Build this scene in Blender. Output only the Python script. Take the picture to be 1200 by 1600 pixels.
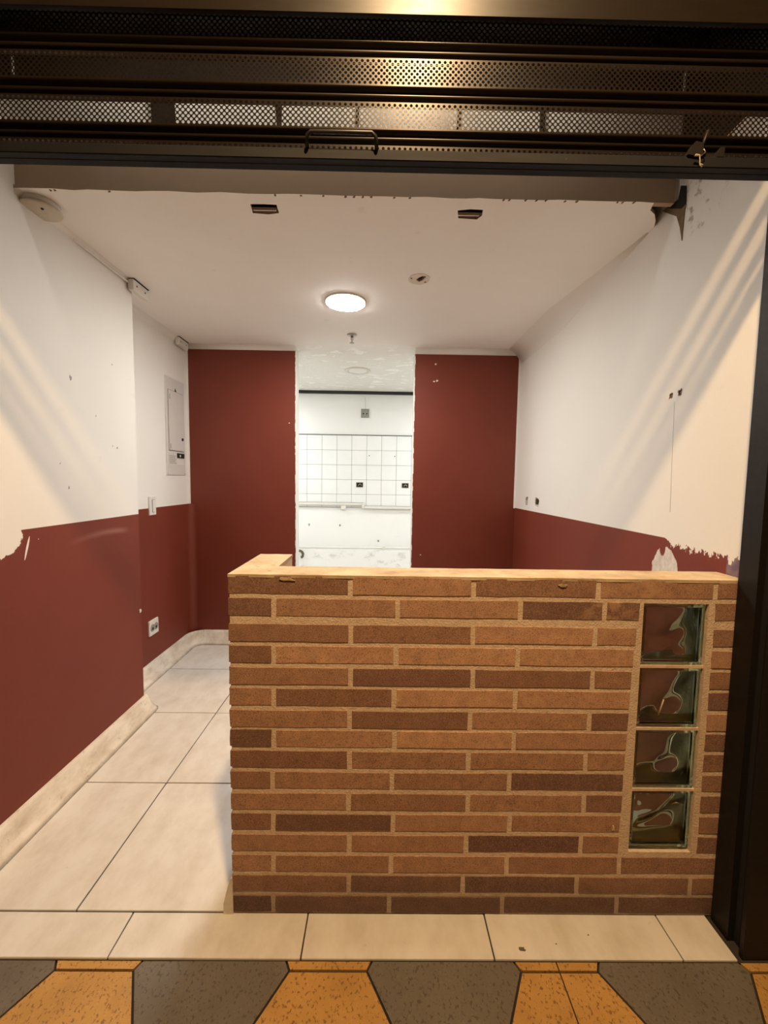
import bpy, bmesh, math, random
from mathutils import Vector, Matrix
from mathutils.geometry import tessellate_polygon

random.seed(7)
for o in list(bpy.data.objects):
    bpy.data.objects.remove(o, do_unlink=True)
scene = bpy.context.scene
col = scene.collection

# ------------------------------------------------------------------ camera
FPX, PITCH, YAW, ROLL, EYE = 640.0, 4.3135, 0.538, 0.866, 1.49
_p, _y, _r = (math.radians(v) for v in (PITCH, YAW, ROLL))
FW = Vector((math.sin(_y) * math.cos(_p), math.cos(_y) * math.cos(_p), -math.sin(_p)))
_rt = Vector((math.cos(_y), -math.sin(_y), 0))
_up = _rt.cross(FW)
RT = _rt * math.cos(_r) + _up * math.sin(_r)
UP = _up * math.cos(_r) - _rt * math.sin(_r)
ORG = Vector((0, 0, EYE))
cd = bpy.data.cameras.new('camera')
cam = bpy.data.objects.new('camera', cd)
col.objects.link(cam)
cd.sensor_fit = 'HORIZONTAL'
cd.sensor_width = 36.0
cd.lens = FPX / 1200 * 36.0
cd.clip_start = 0.02
M = Matrix.Identity(4)
for i in range(3):
    M[i][0], M[i][1], M[i][2], M[i][3] = RT[i], UP[i], -FW[i], ORG[i]
cam.matrix_world = M
scene.camera = cam


def at(px, py, axis, value):
    """photo pixel -> point on the plane axis = value"""
    d = FW + RT * ((px - 600) / FPX) - UP * ((py - 800) / FPX)
    return ORG + d * ((value - ORG[axis]) / d[axis])


# ------------------------------------------------------------------ world and exposure
w = bpy.data.worlds.new('world')
scene.world = w
w.use_nodes = True
bg = w.node_tree.nodes['Background']
bg.inputs[0].default_value = (1.0, 0.86, 0.70, 1)
bg.inputs[1].default_value = 0.05
vs = scene.view_settings
vs.view_transform = 'Standard'
vs.look = 'None'
vs.exposure = 0.22
vs.gamma = 1.0
vs.use_curve_mapping = False

LED_STRENGTH = 215.0
KITCHEN_STRENGTH = 56.0
PASSAGE_WATTS = 105.0
BOARD_FILL_STRENGTH = 11.0
LED_COLOR = (1.0, 0.96, 0.91)
KITCHEN_COLOR = (0.95, 0.98, 1.0)
PASSAGE_COLOR = (1.0, 0.66, 0.34)

# ------------------------------------------------------------------ layout (metres)
XA, XB, XR = -1.49, -1.70, 1.206       # left wall, left alcove wall, right wall
YA = 2.53                              # end of the left wall
YB, YBB = 3.66, 3.80                   # dividing wall
YK = 5.40                              # kitchen back wall
ZC = 2.64                              # ceiling
YF = 1.75                              # front edge of the ceiling
YW, YWB, ZW = 1.305, 1.435, 1.180      # brick wall front, back, top
XW = -0.488
OL, OR_ = -0.755, 0.285                # opening to the kitchen
ZP = 1.265                             # top of the red dado
YS = 1.20                              # shutter plane
ZG = -0.007                            # passage floor


# ------------------------------------------------------------------ node helper
def srgb(r, g, b):
    f = lambda c: (c / 255 / 12.92) if c / 255 <= 0.04045 else ((c / 255 + 0.055) / 1.055) ** 2.4
    return (f(r), f(g), f(b), 1.0)


class NB:
    def __init__(s, name):
        s.m = bpy.data.materials.new(name)
        s.m.use_nodes = True
        s.t = s.m.node_tree
        s.b = s.t.nodes['Principled BSDF']
        s._pos = None

    def n(s, typ, **kw):
        nd = s.t.nodes.new(typ)
        for k, v in kw.items():
            setattr(nd, k, v)
        return nd

    def put(s, sock, v):
        if isinstance(v, bpy.types.NodeSocket):
            s.t.links.new(v, sock)
        elif v is not None:
            sock.default_value = v

    def math(s, op, a, b=None, c=None, clamp=False):
        nd = s.n('ShaderNodeMath', operation=op, use_clamp=clamp)
        for i, v in enumerate((a, b, c)):
            s.put(nd.inputs[i], v)
        return nd.outputs[0]

    def pos(s):
        if s._pos is None:
            g = s.n('ShaderNodeNewGeometry')
            x = s.n('ShaderNodeSeparateXYZ')
            s.t.links.new(g.outputs['Position'], x.inputs[0])
            s._pos = (g.outputs['Position'], x.outputs[0], x.outputs[1], x.outputs[2])
        return s._pos

    def objc(s):
        return s.n('ShaderNodeTexCoord').outputs['Object']

    def scalev(s, v, sc):
        nd = s.n('ShaderNodeVectorMath', operation='MULTIPLY')
        s.put(nd.inputs[0], v)
        nd.inputs[1].default_value = sc
        return nd.outputs[0]

    def noise(s, v, scale, detail=3, rough=0.55):
        nd = s.n('ShaderNodeTexNoise')
        s.put(nd.inputs['Vector'], v)
        nd.inputs['Scale'].default_value = scale
        nd.inputs['Detail'].default_value = detail
        nd.inputs['Roughness'].default_value = rough
        return nd.outputs['Fac']

    def ramp(s, v, lo, hi):
        nd = s.n('ShaderNodeMapRange', clamp=True)
        s.put(nd.inputs[0], v)
        nd.inputs[1].default_value = lo
        nd.inputs[2].default_value = hi
        return nd.outputs[0]

    def mix(s, f, a, b, blend='MIX'):
        nd = s.n('ShaderNodeMix', data_type='RGBA', blend_type=blend)
        s.put(nd.inputs[0], f)
        s.put(nd.inputs[6], a)
        s.put(nd.inputs[7], b)
        return nd.outputs[2]

    def bump(s, h, strength, dist=0.01):
        nd = s.n('ShaderNodeBump')
        nd.inputs['Strength'].default_value = strength
        nd.inputs['Distance'].default_value = dist
        s.put(nd.inputs['Height'], h)
        s.t.links.new(nd.outputs[0], s.b.inputs['Normal'])

    def ellipse(s, a, b, ca, cb, ra, rb, wob=None, amp=0.0):
        """signed field: > 0 inside a wobbly ellipse in the (a, b) plane"""
        u = s.math('DIVIDE', s.math('SUBTRACT', a, ca), ra)
        v = s.math('DIVIDE', s.math('SUBTRACT', b, cb), rb)
        d = s.math('ADD', s.math('MULTIPLY', u, u), s.math('MULTIPLY', v, v))
        if wob is not None:
            d = s.math('ADD', d, s.math('MULTIPLY', s.math('SUBTRACT', wob, 0.5), amp))
        return s.math('SUBTRACT', 1.0, d)

    def fin(s, color=None, rough=None, metal=None, **kw):
        s.put(s.b.inputs['Base Color'], color)
        s.put(s.b.inputs['Roughness'], rough)
        s.put(s.b.inputs['Metallic'], metal)
        for k, v in kw.items():
            s.put(s.b.inputs[k.replace('_', ' ')], v)
        return s.m


RED = srgb(117, 47, 28)
WHITE = srgb(232, 228, 220)


def plaster(b, base):
    P = b.pos()[0]
    n1 = b.noise(P, 1.7, 4)
    n2 = b.noise(P, 9.0, 4)
    c = b.mix(b.math('MULTIPLY', b.ramp(n1, 0.45, 0.75), 0.10), base, srgb(205, 196, 180))
    c = b.mix(b.math('MULTIPLY', b.ramp(n2, 0.68, 0.80), 0.25), c, srgb(190, 182, 168))
    b.bump(b.noise(P, 140, 2), 0.12, 0.002)
    return c


def redpaint(b):
    P = b.pos()[0]
    return b.mix(b.ramp(b.noise(P, 2.3, 4), 0.3, 0.8), RED, srgb(109, 41, 24))


def m_white():
    b = NB('white_plaster')
    return b.fin(plaster(b, WHITE), 0.7)


def m_red():
    b = NB('red_paint')
    P = b.pos()[0]
    b.bump(b.noise(P, 160, 2), 0.1, 0.002)
    return b.fin(redpaint(b), 0.55)


def m_wall_left():
    b = NB('left_wall_paint')
    P, X, Y, Z = b.pos()
    wh = plaster(b, WHITE)
    rd = redpaint(b)
    wob = b.noise(P, 26, 4)
    # brushed pale scuff under the paint edge
    cur = b.math('ADD', 1.163, b.math('MULTIPLY', b.math('SINE', b.math('MULTIPLY', b.math('SUBTRACT', Y, 1.93), 5.2)), 0.028))
    dz = b.math('ABSOLUTE', b.math('SUBTRACT', Z, cur))
    sc = b.math('MULTIPLY', b.ramp(dz, 0.022, 0.0), b.math('MULTIPLY', b.ramp(Y, 1.93, 2.25), b.ramp(Y, 2.44, 2.36)))
    rd = b.mix(b.math('MULTIPLY', sc, 0.28), rd, srgb(200, 150, 135))
    blob = b.ellipse(Y, Z, 1.595, 1.265, 0.115, 0.105, wob, 1.0)
    sliv = b.ellipse(b.math('ADD', Y, b.math('MULTIPLY', Z, -0.3)), Z, 1.372, 1.185, 0.005, 0.05, wob, 1.2)
    up = b.ramp(b.math('SUBTRACT', Z, ZP), -0.0008, 0.0008)
    msk = b.math('MAXIMUM', up, b.math('MAXIMUM', b.ramp(blob, -0.03, 0.03), b.ramp(sliv, -0.1, 0.1)))
    return b.fin(b.mix(msk, rd, wh), 0.6)


def m_wall_alcove():
    b = NB('alcove_wall_paint')
    P, X, Y, Z = b.pos()
    up = b.ramp(b.math('SUBTRACT', Z, ZP), -0.0008, 0.0008)
    return b.fin(b.mix(up, redpaint(b), plaster(b, WHITE)), 0.6)


def m_wall_right():
    b = NB('right_wall_paint')
    P, X, Y, Z = b.pos()
    wh = plaster(b, WHITE)
    rd = redpaint(b)
    wob = b.noise(b.scalev(P, (1, 1.0, 0.55)), 60, 5, 0.65)
    wob2 = b.noise(P, 24, 4)
    rag = b.ramp(Y, 1.71, 1.66)
    edge = b.math('SUBTRACT', ZP + 0.004, b.math('MULTIPLY', rag, b.math('ADD', 0.028, b.math('MULTIPLY', b.math('SUBTRACT', wob, 0.5), 0.13))))
    up = b.ramp(b.math('SUBTRACT', Z, edge), -0.0008, 0.0008)
    pur = b.mix(b.ramp(wob2, 0.4, 0.6), srgb(104, 84, 104), srgb(128, 108, 112))
    low = b.mix(b.ramp(Y, 1.397, 1.393), rd, pur)
    torn = b.ellipse(Y, Z, 1.700, 1.135, 0.075, 0.098, wob2, 1.0)
    torn2 = b.math('MULTIPLY', b.ramp(torn, -0.03, 0.05), b.ramp(b.ellipse(Y, Z, 1.72, 1.225, 0.018, 0.035), 0.2, -0.2))
    low = b.mix(torn2, low, b.mix(b.ramp(wob, 0.35, 0.65), srgb(196, 188, 180), srgb(222, 216, 208)))
    # dirt in the broken corner under the ceiling edge
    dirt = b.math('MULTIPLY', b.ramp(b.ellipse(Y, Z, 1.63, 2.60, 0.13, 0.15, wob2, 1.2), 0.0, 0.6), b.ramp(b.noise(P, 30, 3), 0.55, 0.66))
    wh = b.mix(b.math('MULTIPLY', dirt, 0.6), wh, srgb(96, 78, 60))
    return b.fin(b.mix(up, low, wh), 0.6)


def m_ceiling():
    b = NB('ceiling_paint')
    P, X, Y, Z = b.pos()
    c = plaster(b, srgb(245, 242, 237))
    st = b.scalev(P, (0.6, 1.0, 1))
    n = b.noise(st, 12, 5, 0.62)
    k = b.math('MULTIPLY', b.ramp(n, 0.55, 0.58), b.ramp(Y, 3.45, 3.75))
    b.bump(b.math('ADD', k, b.math('MULTIPLY', b.noise(P, 120, 2), 0.05)), 0.6, 0.006)
    c = b.mix(b.math('MULTIPLY', b.ramp(Y, 3.55, 3.75), 0.8), c, srgb(228, 225, 218))
    c = b.mix(b.math('MULTIPLY', k, 0.9), c, srgb(250, 249, 245))
    return b.fin(c, 0.75)


def m_simple(name, c, rough=0.5, metal=0.0, nscale=60, var=0.12, bump=0.1, **kw):
    b = NB(name)
    v = b.objc()
    n = b.noise(v, nscale, 3)
    dark = tuple(x * (1 - var) for x in c[:3]) + (1,)
    b.bump(n, bump, 0.002)
    return b.fin(b.mix(n, dark, c), rough, metal, **kw)


def m_brick():
    b = NB('brick_clay')
    oi = b.n('ShaderNodeObjectInfo')
    P, X, Y, Z = b.pos()
    g = b.noise(P, 260, 4, 0.75)
    m = b.noise(P, 20, 5, 0.65)
    c = b.mix(b.ramp(m, 0.35, 0.7), oi.outputs['Color'], b.mix(0.35, oi.outputs['Color'], srgb(88, 56, 44)))
    c = b.mix(b.math('MULTIPLY', b.ramp(g, 0.53, 0.63), 0.7), c, srgb(70, 46, 38))
    c = b.mix(b.math('MULTIPLY', b.ramp(g, 0.44, 0.36), 0.5), c, srgb(214, 160, 116))
    pale = b.ramp(b.noise(P, 38, 5, 0.7), 0.69, 0.72)
    c = b.mix(b.math('MULTIPLY', pale, 0.5), c, srgb(205, 172, 138))
    # mortar smears near the glass and on the scratched top course
    sm = b.math('MULTIPLY', b.ramp(b.ellipse(X, Z, 0.84, 1.08, 0.20, 0.13), 0.0, 0.6), b.ramp(b.noise(P, 22, 5), 0.48, 0.62))
    c = b.mix(b.math('MULTIPLY', sm, 0.5), c, srgb(200, 160, 122))
    # grime splashed up from the pavement
    so = b.math('MULTIPLY', b.ramp(b.math('ADD', Z, b.math('MULTIPLY', b.math('SUBTRACT', b.noise(P, 7, 4), 0.5), 0.16)), 0.17, 0.02), 0.55)
    c = b.mix(so, c, srgb(62, 44, 36))
    b.bump(g, 0.5, 0.003)
    return b.fin(c, 0.85)


def m_mortar():
    b = NB('mortar')
    P, X, Y, Z = b.pos()
    n = b.noise(P, 60, 5, 0.65)
    c = b.mix(b.ramp(n, 0.3, 0.7), srgb(204, 178, 150), srgb(226, 204, 178))
    so = b.math('MULTIPLY', b.ramp(b.math('ADD', Z, b.math('MULTIPLY', b.math('SUBTRACT', b.noise(P, 7, 4), 0.5), 0.16)), 0.17, 0.02), 0.6)
    c = b.mix(so, c, srgb(92, 72, 58))
    b.bump(b.noise(P, 170, 4), 0.7, 0.004)
    return b.fin(c, 0.9)


def m_cap():
    b = NB('mortar_cap')
    P, X, Y, Z = b.pos()
    n = b.noise(P, 9, 5, 0.6)
    c = b.mix(b.ramp(n, 0.35, 0.7), srgb(212, 190, 156), srgb(172, 146, 112))
    c = b.mix(b.math('MULTIPLY', b.ramp(b.noise(P, 34, 3), 0.64, 0.72), 0.5), c, srgb(140, 110, 78))
    b.bump(b.noise(P, 60, 4), 0.4, 0.004)
    return b.fin(c, 0.85)


def m_tile():
    b = NB('cream_stone_tile')
    oi = b.n('ShaderNodeObjectInfo')
    P, X, Y, Z = b.pos()
    n = b.noise(b.scalev(P, (1, 0.6, 1)), 9, 6, 0.65)
    c = b.mix(b.ramp(n, 0.4, 0.72), srgb(222, 218, 210), srgb(202, 194, 181))
    c = b.mix(b.math('MULTIPLY', b.ramp(b.noise(P, 26, 5, 0.7), 0.66, 0.72), 0.35), c, srgb(168, 148, 124))
    c = b.mix(b.math('MULTIPLY', oi.outputs['Random'], 0.12), c, srgb(206, 196, 182))
    b.bump(b.noise(P, 45, 4), 0.08, 0.002)
    return b.fin(c, b.math('ADD', 0.34, b.math('MULTIPLY', n, 0.25)))


def m_hex(name, base, spot, hi, amount):
    b = NB(name)
    P, X, Y, Z = b.pos()
    v = b.scalev(P, (1.0, 0.8, 1))
    n = b.noise(v, 115, 3, 0.6)
    c = b.mix(b.math('MULTIPLY', b.ramp(n, 0.57, 0.63), amount), base, spot)
    c = b.mix(b.math('MULTIPLY', b.ramp(b.noise(v, 210, 2), 0.62, 0.70), 0.35), c, hi)
    c = b.mix(b.math('MULTIPLY', b.ramp(b.noise(P, 6, 4), 0.4, 0.7), 0.3), c, spot)
    b.bump(n, 0.15, 0.002)
    return b.fin(c, 0.5)


def m_curb():
    b = NB('curb_cement')
    P, X, Y, Z = b.pos()
    n = b.noise(b.scalev(P, (1, 0.5, 1)), 13, 5, 0.65)
    c = b.mix(b.ramp(n, 0.38, 0.7), srgb(228, 220, 206), srgb(196, 182, 162))
    c = b.mix(b.math('MULTIPLY', b.ramp(b.noise(P, 40, 4), 0.64, 0.70), 0.35), c, srgb(120, 104, 88))
    b.bump(n, 0.4, 0.006)
    return b.fin(c, 0.7)


def m_metal(name, c, rough, metal=0.75):
    b = NB(name)
    P = b.pos()[0]
    n = b.noise(b.scalev(P, (0.6, 4, 4)), 14, 4)
    cc = b.mix(b.ramp(n, 0.35, 0.75), c, tuple(x * 0.7 for x in c[:3]) + (1,))
    dust = b.math('MULTIPLY', b.ramp(b.noise(P, 70, 3), 0.74, 0.78), 0.25)
    cc = b.mix(dust, cc, srgb(150, 130, 105))
    return b.fin(cc, b.math('ADD', rough, b.math('MULTIPLY', n, 0.12)), metal, Specular_IOR_Level=0.3)


def m_emit(name, c, s):
    b = NB(name)
    return b.fin((0.9, 0.9, 0.9, 1), 0.4, 0, Emission_Color=c + (1,), Emission_Strength=s)


def m_glass(name, tint, rough):
    b = NB(name)
    P = b.pos()[0]
    c = b.mix(b.noise(P, 12, 2), tint, tuple(x * 0.85 for x in tint[:3]) + (1,))
    return b.fin(c, rough, 0, Transmission_Weight=1.0, IOR=1.46)


def m_kitchen_tile():
    b = NB('glazed_white_tile')
    P = b.pos()[0]
    c = b.mix(b.noise(P, 5, 3), srgb(240, 241, 238), srgb(228, 230, 226))
    return b.fin(c, 0.25)


def m_kitchen_wall():
    b = NB('kitchen_wall_paint')
    P, X, Y, Z = b.pos()
    c = plaster(b, srgb(240, 240, 236))
    dirt = b.math('MULTIPLY', b.ramp(b.noise(b.scalev(P, (0.6, 1, 1)), 9, 6, 0.7), 0.54, 0.68), b.ramp(Z, 0.66, 0.45))
    c = b.mix(b.math('MULTIPLY', dirt, 0.6), c, srgb(150, 142, 128))
    return b.fin(c, 0.65)


MAT = dict(
    white=m_white(), red=m_red(), wleft=m_wall_left(), walcove=m_wall_alcove(), wright=m_wall_right(), ceiling=m_ceiling(),
    brick=m_brick(), mortar=m_mortar(), cap=m_cap(), tile=m_tile(), curb=m_curb(),
    grout=m_simple('dark_grout', srgb(52, 44, 36), 0.9),
    dgrout=m_simple('black_grout', srgb(44, 36, 30), 0.9),
    ochre=m_hex('ochre_terrazzo', srgb(186, 142, 76), srgb(118, 80, 38), srgb(216, 176, 112), 0.8),
    brown=m_hex('brown_terrazzo', srgb(108, 100, 88), srgb(70, 61, 52), srgb(138, 126, 108), 0.7),
    shutter=m_metal('bronze_shutter_steel', srgb(40, 32, 24), 0.25, 0.3),
    housing=m_metal('bronze_housing_steel', srgb(34, 27, 20), 0.30, 0.12),
    rail=m_metal('charcoal_rail_paint', srgb(18, 18, 20), 0.65, 0.0),
    black=m_simple('black_paint', srgb(30, 27, 25), 0.45),
    pitch=m_simple('black_void', srgb(14, 12, 11), 0.9),
    jamb=m_metal('dark_jamb_paint', srgb(31, 26, 22), 0.5, 0.1),
    facade=m_simple('dark_facade_panel', srgb(52, 44, 38), 0.6),
    fascia=m_simple('bare_brown_board', srgb(176, 150, 124), 0.8, nscale=12),
    board=m_simple('white_board', srgb(240, 238, 230), 0.7),
    plastic=m_simple('white_plastic', srgb(228, 224, 214), 0.4),
    panelgrey=m_simple('pale_grey_enamel', srgb(214, 210, 202), 0.45),
    dark=m_simple('dark_hole', srgb(26, 22, 18), 0.9),
    print=m_simple('grey_print', srgb(150, 146, 138), 0.6),
    chrome=m_simple('dull_chrome', srgb(170, 165, 155), 0.3, 0.9),
    galv=m_simple('galvanised_box', srgb(176, 176, 168), 0.55, 0.3, nscale=40, var=0.5),
    rust=m_simple('dirty_brown_box', srgb(120, 108, 82), 0.7, nscale=80, var=0.6),
    dust=m_simple('broken_plaster', srgb(140, 112, 82), 0.9, nscale=30, var=0.6),
    pane=m_glass('wavy_glass', srgb(222, 230, 214), 0.03),
    edge=m_glass('green_glass_edge', srgb(168, 172, 128), 0.10),
    ktile=m_kitchen_tile(), kwall=m_kitchen_wall(),
    kgrout=m_simple('grey_tile_grout', srgb(105, 105, 100), 0.9),
    led=m_emit('led_diffuser', LED_COLOR, LED_STRENGTH),
    kled=m_emit('kitchen_led_diffuser', KITCHEN_COLOR, KITCHEN_STRENGTH),
    board_fill=m_emit('fill_tube_glow', (1.0, 0.95, 0.86), BOARD_FILL_STRENGTH),
    bulb=m_emit('warm_lamp_glass', PASSAGE_COLOR, 20.0),
    oldplastic=m_simple('aged_plastic', srgb(206, 196, 176), 0.5),
    twine=m_simple('jute_twine', srgb(190, 172, 140), 0.9),
    passage=m_simple('beige_passage_plaster', srgb(190, 172, 146), 0.8, nscale=4),
    chip=m_simple('chipped_paint', srgb(226, 214, 200), 0.8),
)


# ------------------------------------------------------------------ mesh helpers
class MB:
    def __init__(s):
        s.v, s.f, s.mi, s.sm = [], [], [], []

    def face(s, idx, mi=0, smooth=False):
        s.f.append(tuple(idx)); s.mi.append(mi); s.sm.append(smooth)

    def quad(s, pts, mi=0):
        k = len(s.v)
        s.v += [tuple(p) for p in pts]
        s.face(range(k, k + len(pts)), mi)

    def box(s, a, b, mi=0):
        x0, y0, z0 = (min(a[i], b[i]) for i in range(3))
        x1, y1, z1 = (max(a[i], b[i]) for i in range(3))
        k = len(s.v)
        s.v += [(x0, y0, z0), (x1, y0, z0), (x1, y1, z0), (x0, y1, z0), (x0, y0, z1), (x1, y0, z1), (x1, y1, z1), (x0, y1, z1)]
        for q in ((0, 3, 2, 1), (4, 5, 6, 7), (0, 1, 5, 4), (1, 2, 6, 5), (2, 3, 7, 6), (3, 0, 4, 7)):
            s.face([k + i for i in q], mi)
        return s

    def cbox(s, a, b, c=0.002, jit=0.0, mi=0):
        """box with chamfered edges (44 triangles), optionally uneven"""
        lo = [min(a[i], b[i]) for i in range(3)]
        hi = [max(a[i], b[i]) for i in range(3)]
        k = len(s.v)
        ids = {}
        for sx in (0, 1):
            for sy in (0, 1):
                for sz in (0, 1):
                    cs = (sx, sy, sz)
                    j = [random.uniform(-jit, jit) for _ in range(3)]
                    base = [(hi if cs[i] else lo)[i] + j[i] for i in range(3)]
                    for ax in range(3):
                        p = list(base)
                        for i in range(3):
                            if i != ax:
                                p[i] += -c if cs[i] else c
                        ids[(cs, ax)] = len(s.v)
                        s.v.append(tuple(p))
        for ax in range(3):
            u, v = (ax + 1) % 3, (ax + 2) % 3
            for sgn in (0, 1):
                def key(a_, b_):
                    t = [0, 0, 0]
                    t[ax], t[u], t[v] = sgn, a_, b_
                    return (tuple(t), ax)
                loop = [ids[key(0, 0)], ids[key(1, 0)], ids[key(1, 1)], ids[key(0, 1)]]
                s.face(loop if sgn else loop[::-1], mi)
            for a_ in (0, 1):                      # edges along ax, between faces u and v
                for b_ in (0, 1):
                    t0, t1 = [0, 0, 0], [0, 0, 0]
                    t0[u] = t1[u] = a_
                    t0[v] = t1[v] = b_
                    t1[ax] = 1
                    q = [ids[(tuple(t0), u)], ids[(tuple(t1), u)], ids[(tuple(t1), v)], ids[(tuple(t0), v)]]
                    s.face(q if (a_ == b_) is False else q[::-1], mi)
        for sx in (0, 1):
            for sy in (0, 1):
                for sz in (0, 1):
                    cs = (sx, sy, sz)
                    q = [ids[(cs, 0)], ids[(cs, 1)], ids[(cs, 2)]]
                    s.face(q if (sx + sy + sz) % 2 else q[::-1], mi)
        return s

    def lathe(s, c, prof, n=32, axis=2, mi=0, smooth=True):
        """prof: (radius, height) list turned about an axis through c"""
        u, v = (axis + 1) % 3, (axis + 2) % 3
        rings = []
        for r, h in prof:
            ring = []
            for i in range(n):
                a = 2 * math.pi * i / n
                p = [0, 0, 0]
                p[axis] = c[axis] + h
                p[u] = c[u] + r * math.cos(a)
                p[v] = c[v] + r * math.sin(a)
                ring.append(len(s.v)); s.v.append(tuple(p))
            rings.append(ring)
        for A, B in zip(rings, rings[1:]):
            for i in range(n):
                j = (i + 1) % n
                s.face((A[i], A[j], B[j], B[i]), mi, smooth)
        s.face(rings[0][::-1], mi)
        s.face(rings[-1], mi)
        return s

    def tube(s, pts, r, n=8, mi=0):
        pts = [Vector(p) for p in pts]
        rings = []
        for i, p in enumerate(pts):
            d = (pts[min(i + 1, len(pts) - 1)] - pts[max(i - 1, 0)]).normalized()
            up = Vector((0, 0, 1)) if abs(d.z) < 0.9 else Vector((1, 0, 0))
            a = d.cross(up).normalized(); b = d.cross(a)
            ring = []
            for k in range(n):
                t = 2 * math.pi * k / n
                ring.append(len(s.v)); s.v.append(tuple(p + a * (r * math.cos(t)) + b * (r * math.sin(t))))
            rings.append(ring)
        for A, B in zip(rings, rings[1:]):
            for k in range(n):
                j = (k + 1) % n
                s.face((A[k], A[j], B[j], B[k]), mi, True)
        s.face(rings[0][::-1], mi); s.face(rings[-1], mi)
        return s

    def slab(s, outline, holes, axis, p0, p1, mi_front=0, mi_back=0, mi_side=0):
        """flat sheet with holes: 2D loops in the two other axes, between planes p0 and p1 of axis"""
        u, v = [i for i in range(3) if i != axis]
        loops = [outline] + list(holes)
        flat = [p for lp in loops for p in lp]
        tris = tessellate_polygon([[Vector((p[0], p[1], 0)) for p in lp] for lp in loops])
        def mk(pl):
            k = len(s.v)
            for p in flat:
                q = [0, 0, 0]
                q[axis], q[u], q[v] = pl, p[0], p[1]
                s.v.append(tuple(q))
            return k
        k0, k1 = mk(p0), mk(p1)
        for t in tris:
            s.face([k0 + i for i in t], mi_front)
            s.face([k1 + i for i in t][::-1], mi_back)
        o = 0
        for lp in loops:
            n = len(lp)
            for i in range(n):
                j = (i + 1) % n
                s.face((k0 + o + i, k0 + o + j, k1 + o + j, k1 + o + i), mi_side)
            o += n
        return s

    def build(s, name, mats, parent=None, origin=None, recalc=True):
        me = bpy.data.meshes.new(name)
        vv = s.v
        o_ = Vector((0, 0, 0))
        if origin is not None:
            o_ = Vector(origin)
            vv = [(p[0] - o_.x, p[1] - o_.y, p[2] - o_.z) for p in vv]
        me.from_pydata(vv, [], s.f)
        for m in (mats if isinstance(mats, (list, tuple)) else [mats]):
            me.materials.append(MAT[m])
        for p, mi, sm in zip(me.polygons, s.mi, s.sm):
            p.material_index = mi
            p.use_smooth = sm
        if recalc:
            bm = bmesh.new(); bm.from_mesh(me)
            bmesh.ops.recalc_face_normals(bm, faces=bm.faces)
            bm.to_mesh(me); bm.free()
        me.update()
        o = bpy.data.objects.new(name, me)
        col.objects.link(o)
        o.location = o_
        if parent is not None:
            o.parent = parent
            o.location = o_ - world_loc(parent)
        return o


def world_loc(o):
    v = Vector(o.location)
    while o.parent is not None:
        o = o.parent
        v = v + Vector(o.location)
    return v


def empty(name, loc):
    o = bpy.data.objects.new(name, None)
    o.empty_display_size = 0.05
    col.objects.link(o)
    o.location = loc
    return o


def tag(o, label, cat, group=None):
    o['label'] = label
    o['category'] = cat
    if group:
        o['group'] = group
    return o


def struct(o, label=None):
    o['kind'] = 'structure'
    if label:
        o['label'] = label
    return o


def rect(x0, x1, y0, y1):
    return [(x0, y0), (x1, y0), (x1, y1), (x0, y1)]


# ================================================================== THE SETTING
# interior floor: dark grout bed, one object for each stone tile
fl = struct(MB().box((XB - 0.1, YW - 0.135, -0.10), (XR + 0.1, YB + 0.05, -0.006)).build('floor', 'grout'), 'cream stone tile floor of the empty shop')
xs = [XB, -1.631, -1.028, -0.425, 0.178, 0.781, XR]
ys = [1.3105, 1.911, 2.517, 3.121, YB]
g = 0.003
for j in range(len(ys) - 1):
    for i in range(len(xs) - 1):
        if xs[i + 1] < XA - 0.02 and ys[j + 1] < YA:
            continue
        x0 = max(xs[i], XA) if ys[j + 1] < YA + 0.05 else xs[i]
        MB().cbox((x0 + g, ys[j] + g, -0.02), (xs[i + 1] - g, ys[j + 1] - g, random.uniform(-0.0005, 0.0005)), 0.0012).build('floor_tile', 'tile', fl, ((x0 + xs[i + 1]) / 2, (ys[j] + ys[j + 1]) / 2, -0.01))
sx = [-1.50, -1.43, -0.8275, -0.228, 0.379, 0.976, 1.150]
for i in range(len(sx) - 1):
    MB().cbox((sx[i] + 0.0022, 1.172, -0.022), (sx[i + 1] - 0.0022, 1.3065, 0.001), 0.0016, 0.0006).build('threshold_tile', 'tile', fl, ((sx[i] + sx[i + 1]) / 2, 1.24, -0.01))

# passage floor of hexagonal terrazzo tiles, dark and ochre rows
pf = struct(MB().box((-4.5, -3.5, -0.12), (4.5, 1.172, ZG - 0.007)).build('floor_passage', 'dgrout'), 'passage floor of brown and ochre hexagonal terrazzo tiles')
S = 0.2375
HH = S * math.sqrt(3) / 2


def clip(poly, ymax):
    out = []
    for i, p in enumerate(poly):
        q = poly[(i + 1) % len(poly)]
        if p[1] <= ymax:
            out.append(p)
        if (p[1] <= ymax) != (q[1] <= ymax):
            t = (ymax - p[1]) / (q[1] - p[1])
            out.append((p[0] + (q[0] - p[0]) * t, ymax))
    return out


def clipx(poly, x, keep_less):
    sw = [((p[1], p[0]) if keep_less else (p[1], -p[0])) for p in poly]
    r = clip(sw, x if keep_less else -x)
    return [((b, a) if keep_less else (-b, a)) for a, b in r]


def hex_tile(cx, cy, mat, ymax=1.170, split=None):
    r = S - 0.0042
    poly = [(cx + r * math.cos(math.pi / 3 * k), cy + r * math.sin(math.pi / 3 * k)) for k in range(6)]
    polys = [poly]
    if split is not None:
        polys = [clipx(poly, split - 0.002, True), clipx(poly, split + 0.002, False)]
    for pl in polys:
        if cx < 1.16:
            pl = clip(pl, ymax)
        else:
            pl = clip(pl, 1.176)
        if len(pl) >= 3:
            MB().slab(pl, [], 2, ZG, ZG - 0.02).build('hexagon_tile', mat, pf, (cx, cy, ZG))


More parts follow.
